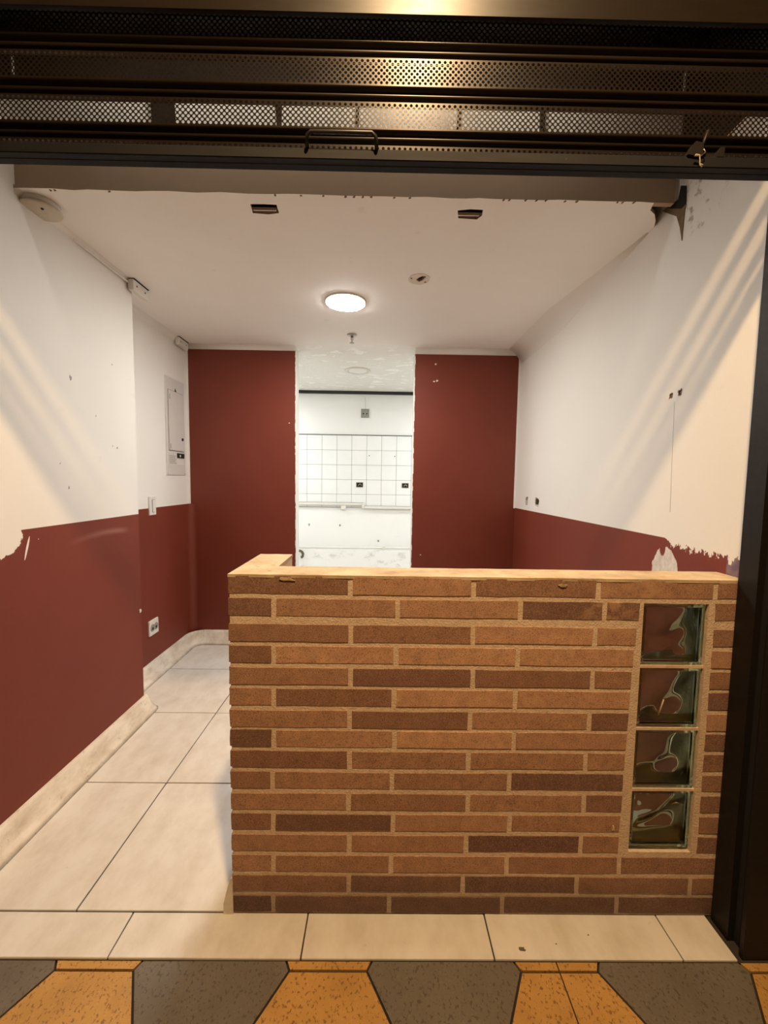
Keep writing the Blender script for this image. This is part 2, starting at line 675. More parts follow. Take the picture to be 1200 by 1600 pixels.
for ci in range(-9, 9):
    cx = -0.139 + 0.3557 * ci
    ochre = ci % 2 == 0
    for rj in range(-5, 2):
        cy = 1.145 - HH + 2 * HH * rj + (0 if ochre else HH)
        if cy - HH > 1.165:
            continue
        hex_tile(cx, cy, 'ochre' if ochre else 'brown', split=0.572 if ci == 2 else None)

# walls
wl = struct(MB().box((XA - 0.3, 1.302, 0), (XA, YA, ZC + 0.9)).build('wall_left', 'wleft'), 'left wall, white above a dark red dado')
wal = struct(MB().box((XB - 0.1, YA - 0.01, 0), (XB, YBB, ZC)).build('wall_left_alcove', 'walcove'), 'recessed left wall with the electrical panel')
# right wall with two cut-outs for missing sockets and two plug holes higher up
def on_right(px, py): 
    p = at(px, py, 0, XR); return p.y, p.z
def ragged(cy, cz, hy, hz, n=10, j=0.25):
    pts = []
    for k in range(n):
        t = 2 * math.pi * k / n + 0.3
        c, s_ = math.cos(t), math.sin(t)
        m = 1 / max(abs(c), abs(s_))
        q = 1 + random.uniform(-j, j * 0.4)
        pts.append((cy + hy * c * m * q, cz + hz * s_ * m * q))
    return pts
rh = []
for px, py, hy, hz in ((823, 783, 0.034, 0.036), (839, 785, 0.040, 0.038), (1049, 618, 0.008, 0.009), (1063, 613, 0.009, 0.010)):
    cy, cz = on_right(px, py)
    rh.append((cy, cz, hy, hz))
wr = struct(MB().slab([(1.245, 0), (YBB, 0), (YBB, ZC + 0.9), (1.245, ZC + 0.9)], [ragged(*h) for h in rh], 0, XR, XR + 0.06).build('wall_right', 'wright'), 'right wall, white above a dark red dado with ragged paint edge')
MB().box((XR + 0.0605, 1.2, 0), (XR + 0.12, YBB, ZC + 0.9)).build('masonry', 'dark', wr)

wbl = struct(MB().slab(rect(XB, OL, 0, 2.613), [], 1, YB, YBB, 0, 1, 1).build('wall_back_left', ['red', 'white']), 'dark red panel of back wall left of the kitchen opening')
wbr = struct(MB().slab(rect(OR_, XR, 0, 2.598), [], 1, YB, YBB, 0, 1, 1).build('wall_back_right', ['red', 'white']), 'dark red panel of back wall right of the kitchen opening')
struct(MB().box((XB, YB + 0.002, 2.613), (OL, YBB, ZC)).build('trim_1', 'white'))
struct(MB().box((OR_, YB + 0.002, 2.598), (XR, YBB, ZC)).build('trim_2', 'white'))
# white corner bead where the alcove meets the red panel
struct(MB().box((XB, YB - 0.012, ZP), (XB + 0.012, YB + 0.001, ZC)).build('trim_3', 'white'))
struct(MB().box((XR - 0.012, YB - 0.012, ZP), (XR, YB + 0.001, ZC)).build('trim_4', 'white'))
# ragged white jamb edges
for nm, x in (('trim_5', OL), ('trim_6', OR_)):
    m = MB()
    z = 0.0
    sg = 1 if x < 0 else -1
    while z < 2.6:
        h = random.uniform(0.012, 0.05)
        m.box((x - sg * random.uniform(0.0005, 0.006), YB - 0.0012, z), (x + sg * 0.003, YB + 0.01, min(z + h, 2.6)))
        z += h
    struct(m.build(nm, 'white'))

# small pale plugs and chips on the red panels
for px, py, r in ((681, 569, 0.011), (678, 596, 0.011), (683, 595, 0.012), (657, 867, 0.007), (452, 661, 0.006)):
    p = at(px, py, 1, YB)
    MB().slab(ragged(p.x, p.z, r, r * 0.8, 8, 0.4), [], 1, YB - 0.0015, YB + 0.004).build('paint_chip', 'chip', wbr if px > 500 else wbl)

# coves where walls meet the ceiling
def cove(x, sx_, r, y0, y1, name, mat, n=9, r0=None):
    m = MB()
    def prof(r):
        return [(x - sx_ * 0.0012 + sx_ * r * (1 - math.cos(math.pi / 2 * k / n)), ZC + 0.0012 - r + r * math.sin(math.pi / 2 * k / n)) for k in range(n + 1)] + [(x - sx_ * 0.0012, ZC + 0.0012)]
    rings = []
    for i in range(7):
        f = i / 6
        rr = r if r0 is None else r0 + (r - r0) * min(1, f * 2)
        ring = []
        for a, b in prof(rr):
            ring.append(len(m.v)); m.v.append((a, y0 + (y1 - y0) * f, b))
        rings.append(ring)
    L = n + 2
    for A, B in zip(rings, rings[1:]):
        for i in range(L):
            j = (i + 1) % L
            m.face((A[i], A[j], B[j], B[i]), 0, i < n)
    m.face(rings[0]); m.face(rings[-1])
    return struct(m.build(name, mat))


cove(XR, -1, 0.13, 1.95, YB, 'trim_7', 'white', r0=0.012)
cove(XA, 1, 0.03, YF, YA, 'trim_8', 'white')
cove(XB, 1, 0.05, YA, YB, 'trim_9', 'white')
def cove_back(x0, x1, name, r=0.045, n=6):
    m = MB()
    pts = [(YB + 0.001 - r * (1 - math.cos(math.pi / 2 * k / n)), ZC - r + r * math.sin(math.pi / 2 * k / n)) for k in range(n + 1)] + [(YB, ZC)]
    pts = [(a, max(b, 2.606)) for a, b in pts]
    L = len(pts)
    m.v += [(x0, a, b) for a, b in pts] + [(x1, a, b) for a, b in pts]
    for i in range(L):
        j = (i + 1) % L
        m.face((i, j, L + j, L + i), 0, i < n)
    m.face(range(L)); m.face(range(L, 2 * L))
    struct(m.build(name, 'white'))
cove_back(XB, OL, 'trim_10'); cove_back(OR_, XR, 'trim_11')

# ceiling with two square lamp cut-outs, a torn lamp hole and a broken front corner
def on_ceil(px, py):
    p = at(px, py, 2, ZC); return (p.x, p.y)
h1 = [on_ceil(*p) for p in ((391, 319), (412, 319), (432, 320), (436, 333), (420, 335), (395, 333))]
h2 = [on_ceil(*p) for p in ((715, 329), (735, 327), (755, 328), (753, 337), (745, 343), (716, 341))]
h3 = [on_ceil(*p) for p in ((650, 437), (655, 433), (661, 431), (664, 434), (660, 438), (655, 440))]
front = [(XR - 0.09 - 0.02, YF)]
outline = [(XB - 0.05, YF)]
x = XB + 0.1
while x < 1.06:
    outline.append((x, YF + random.uniform(-0.004, 0.004)))
    x += random.uniform(0.05, 0.12)
outline += [(1.10, YF + 0.004), (1.115, YF + 0.05), (1.15, YF + 0.075), (1.185, YF + 0.12), (XR + 0.02, YF + 0.20), (XR + 0.02, YB), (2.25, YB), (2.25, YK + 0.1), (-2.65, YK + 0.1), (-2.65, YB), (XB - 0.05, YB)]
ce = struct(MB().slab(outline, [h1, h2, h3], 2, ZC, ZC + 0.014, 0, 0, 1).build('ceiling', ['ceiling', 'fascia']), 'white ceiling with square lamp cut-outs')
struct(MB().box((XB - 0.1, YF + 0.03, ZC + 0.16), (2.25, YK + 0.1, ZC + 0.2)).build('ceiling_slab', 'passage'))
# brown fascia above the ceiling edge, with white boards and studs higher up
fa = struct(MB().box((XB, YF + 0.006, ZC + 0.002), (1.185, YF + 0.03, 2.822)).build('wall_fascia', 'fascia'), 'bare brown board above the ceiling edge behind the shutter')
struct(MB().box((XB - 0.2, YF + 0.05, ZC + 0.2), (XR + 0.1, YF + 0.10, 3.70)).build('wall_above_ceiling', 'dark'))

# kitchen
kw_holes = []
kw = struct(MB().box((-2.65, YK, 0), (2.25, YK + 0.1, ZC)).build('wall_kitchen_back', 'kwall'), 'white kitchen back wall seen through the opening')
struct(MB().box((-2.75, YB, 0), (-2.65, YK + 0.1, ZC)).build('wall_kitchen_left', 'kwall'))
struct(MB().box((2.25, YB, 0), (2.35, YK + 0.1, ZC)).build('wall_kitchen_right', 'kwall'))
struct(MB().box((-2.65, YBB - 0.02, 0), (XB, YBB, ZC)).build('wall_kitchen_front', 'kwall'))
struct(MB().box((XR, YBB - 0.02, 0), (2.25, YBB, ZC)).build('wall_kitchen_side', 'kwall'))
struct(MB().box((-2.65, YB + 0.05, -0.1), (2.25, YK, 0)).build('floor_kitchen', 'tile'))
kb0, kb1 = at(464, 611, 1, YK - 0.03), at(646, 616, 1, YK - 0.03)
struct(MB().box((-1.6, YK - 0.03, 2.603), (0.9, YK, ZC)).build('trim_12', 'black'), 'black strip along the top of the kitchen wall')
# tile band
tp = 0.1945
tz = 2.077
gb = struct(MB().box((-1.6, YK - 0.006, 1.135), (0.95, YK, tz + 0.004)).build('wall_tile_band', 'kgrout'), 'band of square white glazed tiles on kitchen wall')
for r in range(5):
    z1 = tz - r * 0.1915
    z0 = max(z1 - 0.1915, 1.14)
    for c in range(-4, 8):
        x0 = -0.964 + c * tp + 0.0
        if x0 > 0.72:
            continue
        MB().cbox((x0 + 0.0016, YK - 0.012, z0 + 0.0016), (x0 + tp - 0.0016, YK - 0.003, z1 - 0.0016), 0.0012).build('wall_tile', 'ktile', gb, (x0 + tp / 2, YK - 0.006, (z0 + z1) / 2))
struct(MB().box((-1.6, YK - 0.02, tz + 0.002), (0.95, YK, tz + 0.009)).build('trim_13', 'kgrout'))
struct(MB().box((-1.8, YK - 0.09, 0), (1.2, YK, 0.585)).build('wall_plinth', 'kwall'), 'projecting white plinth along foot of kitchen wall')

# cement curbs along the left walls and the back panel
def curb(path, z_top, foot, name, label):
    m = MB()
    n = len(path)
    rings = []
    for i, (p, nrm) in enumerate(path):
        prof = [(0.0, 0.0), (foot, 0.0), (foot * 0.72, z_top * 0.16), (foot * 0.45, z_top * 0.45), (foot * 0.24, z_top * 0.85), (foot * 0.14, z_top), (0.0, z_top)]
        ring = []
        for d, z in prof:
            j = random.uniform(-0.003, 0.003) if 0 < d and z > 0 else 0
            k = 0.85 if z < 0.001 else 1
            ring.append(len(m.v)); m.v.append((p[0] + nrm[0] * (d + j), p[1] + nrm[1] * (d + j), z))
        rings.append(ring)
    L = len(rings[0])
    for A, B in zip(rings, rings[1:]):
        for k in range(L):
            j = (k + 1) % L
            m.face((A[k], A[j], B[j], B[k]), 0, k in (1, 2, 3, 4))
    m.face(rings[0]); m.face(rings[-1])
    return struct(m.build(name, 'curb'), label)

pa = [((XA, y), (1, 0)) for y in [1.32 + i * (YA - 1.325) / 22 for i in range(23)]]
pa += [((XA + 0.001, YA + 0.005), (0.94, 0.34)), ((XA, YA + 0.012), (0.70, 0.70))]
curb(pa, 0.105, 0.075, 'baseboard_left', 'pale cement curb along foot of left wall')
R = 0.14
pb = [((XB, y), (1, 0)) for y in [YA + 0.02 + i * (YB - R - YA - 0.02) / 14 for i in range(15)]]
for k in range(1, 8):
    a = math.pi / 2 * k / 8
    nx, ny = math.cos(a), -math.sin(a)
    pb.append(((XB + R - R * math.cos(a), YB - R + R * math.sin(a)), (nx, ny)))
pb += [((x, YB), (0, -1)) for x in [XB + R + i * 0.16 for i in range(6)] if x < OL] + [((OL, YB), (0, -1))]
curb(pb, 0.115, 0.075, 'baseboard_back', 'pale cement curb curving round the red back corner')
curb([((x, YB), (0, -1)) for x in [OR_ + i * (XR - OR_) / 6 for i in range(7)]], 0.10, 0.05, 'baseboard_right', None)
# rounded red corner behind the curb
m = MB()
pts = [(XB, YB - R)] + [(XB + R - R * math.cos(math.pi / 2 * k / 8), YB - R + R * math.sin(math.pi / 2 * k / 8)) for k in range(9)] + [(XB, YB)]
pts = [(XB, YB - 0.06)] + [(XB + 0.06 - 0.06 * math.cos(math.pi / 2 * k / 8), YB - 0.06 + 0.06 * math.sin(math.pi / 2 * k / 8)) for k in range(9)] + [(XB, YB)]
struct(m.slab(pts, [], 2, 0.0, ZP - 0.002).build('wall_corner', 'red'))

# passage shell around the camera
struct(MB().box((-4.5, -3.6, ZG - 0.01), (4.5, -3.5, 3.88)).build('wall_passage', 'passage'))
struct(MB().box((-4.5, -3.6, 3.88), (4.5, 1.80, 3.98)).build('ceiling_passage', 'passage'))
struct(MB().box((-4.5, 1.19, ZG - 0.01), (XA - 0.02, 1.30, 3.88)).build('wall_facade_left', 'facade'))
struct(MB().box((1.262, 1.19, ZG - 0.01), (4.5, 1.30, 3.88)).build('wall_facade_right', 'facade'))
struct(MB().box((XA - 0.02, 1.19, 3.16), (1.262, 1.30, 3.88)).build('wall_facade_top', 'facade'))

# ================================================================== BRICK HALF WALL
hw = empty('brick_half_wall', (0.36, YW, 0))
tag(hw, 'low L-shaped brick counter wall with four glass blocks near its right end', 'half wall')
ZR = [1.1505, 1.0772, 0.9916, 0.9182, 0.845, 0.7737, 0.6993, 0.6309, 0.5587, 0.4851, 0.4099, 0.3351, 0.2614, 0.1853, 0.1121, 0.0366]
JX = [[-0.093, 0.307, 0.715, 1.100], [-0.341, 0.062, 0.463, 0.739], [-0.090, 0.310, 0.712], [-0.342, 0.059, 0.460], [-0.089, 0.314, 0.711],
      [-0.343, 0.055, 0.457], [-0.092, 0.310, 0.709], [-0.343, 0.059, 0.458], [-0.091, 0.308, 0.703], [-0.348, 0.053, 0.449],
      [-0.092, 0.311, 0.705], [-0.346, 0.059, 0.455], [-0.089, 0.309, 0.702], [-0.346, 0.054, 0.451, 0.838], [-0.089, 0.302, 0.695, 1.089], [-0.348, 0.050, 0.441, 0.838]]
END = {1: 0.853, 2: 0.848, 3: 0.842, 4: 0.840, 5: 0.838, 6: 0.838, 7: 0.837, 8: 0.836, 9: 0.834, 10: 0.834, 11: 0.832, 12: 0.832}
TONE = [[1, 1.9, 1.3, 1.7, 1.4], [0.8, 1.7, 1.9, 0.6, 0.7, 1.3], [1.4, 1.3, 2.3, 2.0, 1.4], [1.0, 2.3, 2.3, 2.3, 2.0], [1.6, 0.8, 1.2, 1.5, 1.3],
        [1.8, 1.0, 2.3, 2.3, 0.6], [1.7, 1.1, 1.8, 0.8, 1.9], [0.5, 2.0, 2.6, 1.9, 0.8], [0.9, 1.6, 1.6, 1.8, 1.1], [1.2, 1.8, 1.5, 0.6, 1.3],
        [1.8, 1.3, 1.8, 1.0, 1.1], [1.1, 0.5, 2.0, 1.8, 1.4], [1.8, 1.7, 0.4, 1.5, 0.9], [1.9, 1.6, 1.8, 1.4, 1.3], [1.2, 0.8, 0.6, 1.3, 1.5], [0.4, 0.8, 0.6, 0.8, 0.8]]
C0, C1, C2 = srgb(98, 74, 66), srgb(152, 114, 92), srgb(198, 154, 122)


def tone(t):
    t = max(0.0, min(2.6, t + random.uniform(-0.1, 0.1)))
    a, b, f = (C0, C1, t) if t < 1 else (C1, C2, (t - 1))
    c = [a[i] + (b[i] - a[i]) * f for i in range(3)]
    if t < 0.9:
        c[2] *= 1.08
    return (c[0], c[1], c[2], 1)


BH = 0.0282
JW = 0.0082
YE = 1.668
bricks = 0


def brick(x0, x1, y0, y1, z, t, h=BH):
    j = lambda a: random.uniform(-a, a)
    n = 5 if x1 - x0 > 0.2 else 3
    lo = [(x0 + (x1 - x0) * i / n + (j(0.006) if 0 < i < n else j(0.0012)), z - h + j(0.0013)) for i in range(n + 1)]
    hi = [(x0 + (x1 - x0) * i / n + (j(0.006) if 0 < i < n else j(0.0012)), z + h + j(0.0013)) for i in range(n, -1, -1)]
    m = MB().slab(lo + [(x1 + j(0.001), z + j(0.01))] + hi + [(x0 + j(0.001), z + j(0.01))], [], 1, y0, y1)
    o = m.build('brick', 'brick', hw, ((x0 + x1) / 2, (y0 + y1) / 2, z))
    o.color = tone(t)
    return o


for r, z in enumerate(ZR):
    odd = r % 2 == 0
    edges = [XW] + JX[r] + [END.get(r, XR + 0.007)]
    if r == 0:
        edges = [XW] + JX[0] + [XR + 0.007]
    segs = []
    for i in range(len(edges) - 1):
        a = edges[i] + (JW if i else 0)
        b_ = edges[i + 1] - (JW if i < len(edges) - 2 else (0.0 if r in END else JW))
        segs.append((a, b_))
    if r in END:
        segs.append((1.104, XR))
    for i, (a, b_) in enumerate(segs):
        yo = random.uniform(-0.0007, 0.0007)
        depth = YWB - 0.012
        if i == 0 and not odd:
            depth = YE                         # header of a brick that runs back along the return
        brick(a, b_, YW + yo, depth, z + random.uniform(-0.001, 0.001), TONE[r][i] if i < len(TONE[r]) else 1.3)
    if odd:                                    # rest of the return behind the front stretcher
        brick(XW, XW + 0.118, YWB + 0.002, YE, z, random.uniform(0.8, 2.0))

GX, GW, GH = 0.975, 0.206, 0.206
GZ = [1.100 - 0.103 - i * 0.2163 for i in range(4)]
mo = MB()
ym = YW + 0.0022
mo.box((XW + 0.004, ym, 0), (0.868, YWB, ZW - 0.004))
mo.box((1.083, ym, 0), (XR, YWB, ZW - 0.004))
mo.box((0.868, ym, 0), (1.083, YWB, 0.2335))
mo.box((0.868, ym, 1.1035), (1.083, YWB, ZW - 0.004))
for i in range(3):
    zc = (GZ[i] + GZ[i + 1]) / 2
    mo.box((0.868, ym + 0.004, zc - 0.0045), (1.083, YWB - 0.01, zc + 0.0045))
mo.box((XW + 0.004, YWB, 0), (XW + 0.13, YE - 0.004, ZW - 0.004))
mo.build('mortar', 'mortar', hw)
# uneven cement cap, L-shaped
m = MB()
def capline(x0, x1, y, n, amp):
    return [(x0 + (x1 - x0) * i / n, y + random.uniform(-amp, amp)) for i in range(n + 1)]
loop = capline(XW - 0.001, XR, YW + 0.0005, 40, 0.0018) + capline(XR, XW + 0.131, YWB + 0.002, 24, 0.002) + [(XW + 0.131, YE)] + capline(XW + 0.12, XW - 0.001, YE + 0.002, 4, 0.002)
m.slab(loop, [], 2, ZW + 0.004, ZW - 0.006)
m.build('cement_cap', 'cap', hw)
# drips of cement and the torn paper strip at the foot
for px, py, a, b_ in ((447, 904, 0.05, 0.006), (880, 915, 0.03, 0.004), (958, 1293, 0.006, 0.012)):
    p = at(px, py, 1, YW)
    MB().slab(ragged(p.x, p.z, a / 2, b_ / 2 + 0.003, 12, 0.5), [], 1, YW - 0.003, YW + 0.004).build('cement_smear', 'cap', hw)
m = MB()
pr = [(0, 0.0), (0.026, 0.003), (0.030, 0.045), (0.022, 0.09), (0.008, 0.125), (0, 0.13)]
for i in range(len(pr)):
    pass
m.slab([(XW - 0.03, 0.002), (XW + 0.004, 0.0), (XW + 0.002, 0.135), (XW - 0.006, 0.128), (XW - 0.018, 0.085), (XW - 0.029, 0.04)], [], 1, YW - 0.004, YW + 0.018)
m.build('plaster_lump', 'curb', hw)

# glass blocks
def pane(y, sgn, seed, z0):
    rnd = random.Random(seed)
    n = 34
    hx, hz = 0.092, 0.092
    ph = [(rnd.uniform(0, 6.28), rnd.uniform(26, 85), rnd.uniform(0, 3.14)) for _ in range(5)]
    m = MB()
    def hgt(u, v):
        s_ = 0
        for p, f, a in ph:
            s_ += math.sin(f * (u * math.cos(a) + v * math.sin(a)) + p + 1.6 * math.sin(23 * v + p))
        edge = min(1, (hx - abs(u)) / 0.018, (hz - abs(v)) / 0.018)
        return 0.0015 * s_ * max(0, edge)
    for face in (0, 1):
        for i in range(n + 1):
            for j in range(n + 1):
                u = -hx + 2 * hx * i / n
                v = -hz + 2 * hz * j / n
                d = (0.009 + hgt(u, v)) if face else 0.0
                m.v.append((GX + u, y + sgn * d, z0 + v))
    N = (n + 1) * (n + 1)
    for i in range(n):
        for j in range(n):
            a = i * (n + 1) + j
            q = (a, a + n + 1, a + n + 2, a + 1)
            m.face(q, 0, False)
            m.face([N + k for k in q][::-1], 0, True)
    rim = [i * (n + 1) for i in range(n + 1)] + [n * (n + 1) + j for j in range(1, n + 1)] + [i * (n + 1) + n for i in range(n - 1, -1, -1)] + [j for j in range(n - 1, 0, -1)]
    for a, b_ in zip(rim, rim[1:] + rim[:1]):
        m.face((a, b_, N + b_, N + a))
    return m


for i, z in enumerate(GZ):
    m = MB()
    y0, y1 = YW + 0.010, YW + 0.100
    o2 = [(GX - GW / 2, z - GH / 2), (GX + GW / 2, z - GH / 2), (GX + GW / 2, z + GH / 2), (GX - GW / 2, z + GH / 2)]
    i2 = rect(GX - 0.0925, GX + 0.0925, z - 0.0925, z + 0.0925)
    m.slab(o2, [i2], 1, y0, y1)
    gbk = m.build('glass_block', 'edge', hw, (GX, YW + 0.05, z - GH / 2))
    gbk['label'] = 'wavy clear glass block'
    pane(y0 + 0.004, 1, 11 + i, z).build('glass_pane', 'pane', gbk, (GX, y0, z))
    pane(y1 - 0.004, -1, 51 + i, z).build('glass_pane', 'pane', gbk, (GX, y1, z))
m = MB().tube([at(1029, 1117, 1, YW + 0.008), at(1033, 1105, 1, YW + 0.007), at(1037, 1093, 1, YW + 0.008)], 0.0022, 6)
tag(m.build('straw', 'twine'), 'thin pale splinter stuck on second glass block from top', 'splinter')

# ================================================================== ROLLER SHUTTER
XS0, XS1 = XA + 0.014, 1.164
sh = empty('roller_shutter', (0, YS, 2.31))
tag(sh, 'half-raised dark bronze roller shutter of perforated steel slats', 'shutter')
PX, PZ, HR = 0.0150, 0.0078, 0.0043
FLAT = 0.0705


def slat_mesh(skip=0):
    """one slat: local z 0 = bottom of the flat; perforated flat, rolled rib below"""
    m = MB()
    rows = 8 - skip
    zc0 = (FLAT - (8 - 1) * PZ) / 2 + skip * PZ
    cols = int((XS1 - XS0 - 0.02) / PX)
    x00 = (XS0 + XS1) / 2 - cols * PX / 2
    oc = [(HR * math.cos(math.pi / 4 * k), HR * math.sin(math.pi / 4 * k)) for k in range(8)]
    for r in range(rows):
        zc = zc0 + r * PZ
        off = PX / 2 if r % 2 else 0
        for c in range(cols):
            cx = x00 + PX / 2 + c * PX + off
            k = len(m.v)
            for dx, dz in ((PX / 2, 0), (0, PZ), (-PX / 2, 0), (0, -PZ)):
                m.v.append((cx + dx, 0, zc + dz))
            for dx, dz in oc:
                m.v.append((cx + dx, 0, zc + dz))
            for q in range(4):
                a, b_ = k + q, k + (q + 1) % 4
                o0, o1, o2 = k + 4 + 2 * q, k + 4 + 2 * q + 1, k + 4 + (2 * q + 2) % 8
                m.face((a, b_, o2, o1, o0))
            for top in (1, -1):                 # fill the zigzag at both borders
                if (top == 1 and r == rows - 1) or (top == -1 and r == 0):
                    k2 = len(m.v)
                    m.v += [(cx, 0, zc + top * PZ), (cx + PX / 2, 0, zc), (cx + PX, 0, zc + top * PZ)]
                    m.face((k2, k2 + 1, k2 + 2) if top == -1 else (k2 + 2, k2 + 1, k2))
    xl, xr = x00 + PX, x00 + cols * PX
    for r in range(0):
        pass
    # plain ends and borders
    zt, zb = zc0 + rows * PZ, zc0 - PZ
    m.quad([(XS0, 0, zb), (x00 + PX / 2, 0, zb), (x00 + PX / 2, 0, zt), (XS0, 0, zt)])
    m.quad([(x00 + cols * PX + PX / 2, 0, zb), (XS1, 0, zb), (XS1, 0, zt), (x00 + cols * PX + PX / 2, 0, zt)])
    prof_top = [(0.0, zt), (0.0035, zt + 0.003), (0.010, zt + 0.0045), (0.019, zt + 0.003)]
    prof_bot = [(0.0, zb), (0.0008, zb - 0.003), (0.004, zb - 0.0055), (0.0125, zb - 0.0065), (0.0135, zb - 0.008), (0.0105, zb - 0.0105),
                (0.0095, zb - 0.015), (0.0105, zb - 0.0195), (0.0135, zb - 0.022), (0.0185, zb - 0.0235), (0.0195, zb - 0.030), (0.0195, zb - 0.0405)]
    for pr_ in ((prof_top,) if skip else (prof_top, prof_bot)):
        k = len(m.v)
        for y, z in pr_:
            m.v += [(XS0, y, z), (XS1, y, z)]
        for i in range(len(pr_) - 1):
            m.face((k + 2 * i, k + 2 * i + 1, k + 2 * i + 3, k + 2 * i + 2), 0, True)
    return m


base_z = 2.3405
s0 = slat_mesh().build('slat', 'shutter', sh, recalc=False)
s0.location = (0, 0, base_z - 2.31 + 0.1115)
sb_ = slat_mesh(2).build('slat', 'shutter', sh, recalc=False)
sb_.location = (0, 0, base_z - 2.31)
for k in range(2, 6):
    c = s0.copy()
    col.objects.link(c)
    c.parent = sh
    c.location = (0, 0, base_z - 2.31 + 0.1115 * k)
# bottom rail: a stepped box section
m = MB()
prof = [(-0.035, 0.002), (-0.035, 0.026), (-0.033, 0.028), (0.009, 0.028), (0.009, 0.0), (-0.012, 0.0), (-0.013, 0.0012), (-0.033, 0.0)]
k = len(m.v)
for X_ in (XS0, XS1):
    m.v += [(X_, YS + y, 2.347 + z) for y, z in prof]
L = len(prof)
for i in range(L):
    j = (i + 1) % L
    m.face((i, j, L + j, L + i))
m.face(range(L)); m.face(range(L, 2 * L))
m.build('bottom_rail', 'rail', sh)
# pull handle
def P(px, py, y=YS - 0.045):
    return at(px, py, 1, y)
m = MB()
a, b_ = P(479, 240), P(588, 243)
pts = [Vector((a.x, YS - 0.03, 2.373)), Vector((a.x, YS - 0.045, 2.380)), Vector((a.x + 0.002, YS - 0.05, 2.394)), Vector((a.x + 0.012, YS - 0.052, 2.402)),
       Vector((b_.x - 0.012, YS - 0.052, 2.402)), Vector((b_.x - 0.002, YS - 0.05, 2.394)), Vector((b_.x, YS - 0.045, 2.380)), Vector((b_.x, YS - 0.03, 2.373))]
m.tube(pts, 0.0052, 10).build('handle', 'black', sh)
# latch: two bent tabs, a lever and a twist of twine
la = empty('latch', (0, 0, 0))
m = MB()
c = P(1092, 243)
zt = 2.376
m.slab([(c.x - 0.026, zt), (c.x - 0.006, zt + 0.034), (c.x + 0.014, zt + 0.030), (c.x + 0.018, zt), (c.x + 0.004, zt - 0.004)], [], 1, YS - 0.040, YS - 0.012)
m.slab([(c.x + 0.056, zt), (c.x + 0.066, zt + 0.024), (c.x + 0.078, zt + 0.026), (c.x + 0.076, zt)], [], 1, YS - 0.034, YS - 0.012)
m.box((c.x + 0.016, YS - 0.016, zt), (c.x + 0.060, YS - 0.012, zt + 0.020))
col.objects.unlink(la); bpy.data.objects.remove(la)
lt = m.build('latch', 'jamb', sh, (c.x, YS - 0.02, zt))
MB().tube([(c.x + 0.014, YS - 0.034, zt + 0.016), (c.x + 0.017, YS - 0.038, zt + 0.036), (c.x + 0.024, YS - 0.040, zt + 0.060)], 0.0042, 8).build('lever', 'jamb', lt)
MB().tube([(c.x + 0.014, YS - 0.042, zt + 0.012), (c.x + 0.016, YS - 0.046, zt + 0.002), (c.x + 0.006, YS - 0.046, zt - 0.008), (c.x - 0.012, YS - 0.045, zt - 0.008), (c.x - 0.008, YS - 0.045, zt - 0.004),
           (c.x + 0.001, YS - 0.046, zt - 0.006), (c.x + 0.003, YS - 0.046, zt - 0.020), (c.x + 0.004, YS - 0.045, zt - 0.030), (c.x + 0.010, YS - 0.046, zt - 0.036), (c.x + 0.013, YS - 0.046, zt - 0.031), (c.x + 0.005, YS - 0.046, zt - 0.029)], 0.0014, 6).build('twine', 'twine', lt)
# housing above
hs = empty('shutter_housing', (0, 1.17, 2.71))
tag(hs, 'smooth dark bronze shutter box above the perforated slats', 'housing')
MB().box((XS0, 1.166, 2.712), (XR - 0.002, 1.170, 3.16)).build('front_panel', 'housing', hs)
MB().box((XS0, 1.166, 2.709), (XR - 0.002, 1.178, 2.7119)).build('drip_lip', 'housing', hs)
MB().box((XS0, 1.166, 3.161), (XR - 0.004, 1.70, 3.17)).build('top_panel', 'housing', hs)
# guides
for nm, xi, s_ in (('right', 1.165, 1), ('left', XA + 0.012, -1)):
    gd = empty('shutter_guide', (xi, 1.22, ZG))
    tag(gd, 'black steel shutter guide post at the %s of the opening' % nm, 'post')
    X2 = xi + s_ * (0.0945 if s_ > 0 else 0.030)
    MB().box((xi, 1.232, ZG - 0.002), (X2, 1.2445, 2.707)).build('rear_flange', 'jamb', gd)
    MB().box((xi + s_ * 0.022, 1.190, ZG - 0.002), (X2, 1.2318, 2.707)).build('channel', 'pitch', gd)
    MB().box((xi + s_ * 0.002, 1.1765, ZG - 0.002), (X2, 1.1898, 2.707)).build('front_flange', 'jamb', gd)
struct(MB().box((1.1655, 1.2446, ZG), (XR, 1.30, 3.16)).build('trim_14', 'jamb'))

# white boards and studs behind the slats
xs_ = [(0, 232), (278, 434), (440, 553), (560, 712), (722, 843), (857, 1133)]
for i, (a, b_) in enumerate(xs_):
    pa_, pb_ = at(a, 178, 1, YF), at(b_, 180, 1, YF)
    tilt = random.uniform(-0.03, 0.03)
    m = MB().slab([(pa_.x, 2.824), (pb_.x, 2.824), (min(pb_.x + tilt, 1.19), 3.03), (pa_.x + tilt * 0.6, 3.03)], [], 1, YF - 0.008, YF + 0.028)
    tag(m.build('wall_board', 'board'), ['first', 'second', 'third', 'fourth', 'fifth', 'sixth', 'seventh'][i] + ' white board from the left seen through the shutter slats', 'board', 'white boards behind the shutter')
struct(MB().box((XB, YF + 0.031, 2.90), (XR, YF + 0.049, 3.69)).build('trim_15', 'dark'))
struct(MB().box((1.1875, 1.30, 2.725), (XR - 0.0005, YF - 0.01, 3.155)).build('shade_panel_right', 'jamb'))  # dark panel added over the upper right wall, which the strip lamp lights
struct(MB().box((XA + 0.0005, 1.31, 3.0), (XA + 0.012, YF + 0.004, 3.155)).build('shade_panel_left', 'jamb'))  # matching dark panel added at left, hides a bright patch of wall
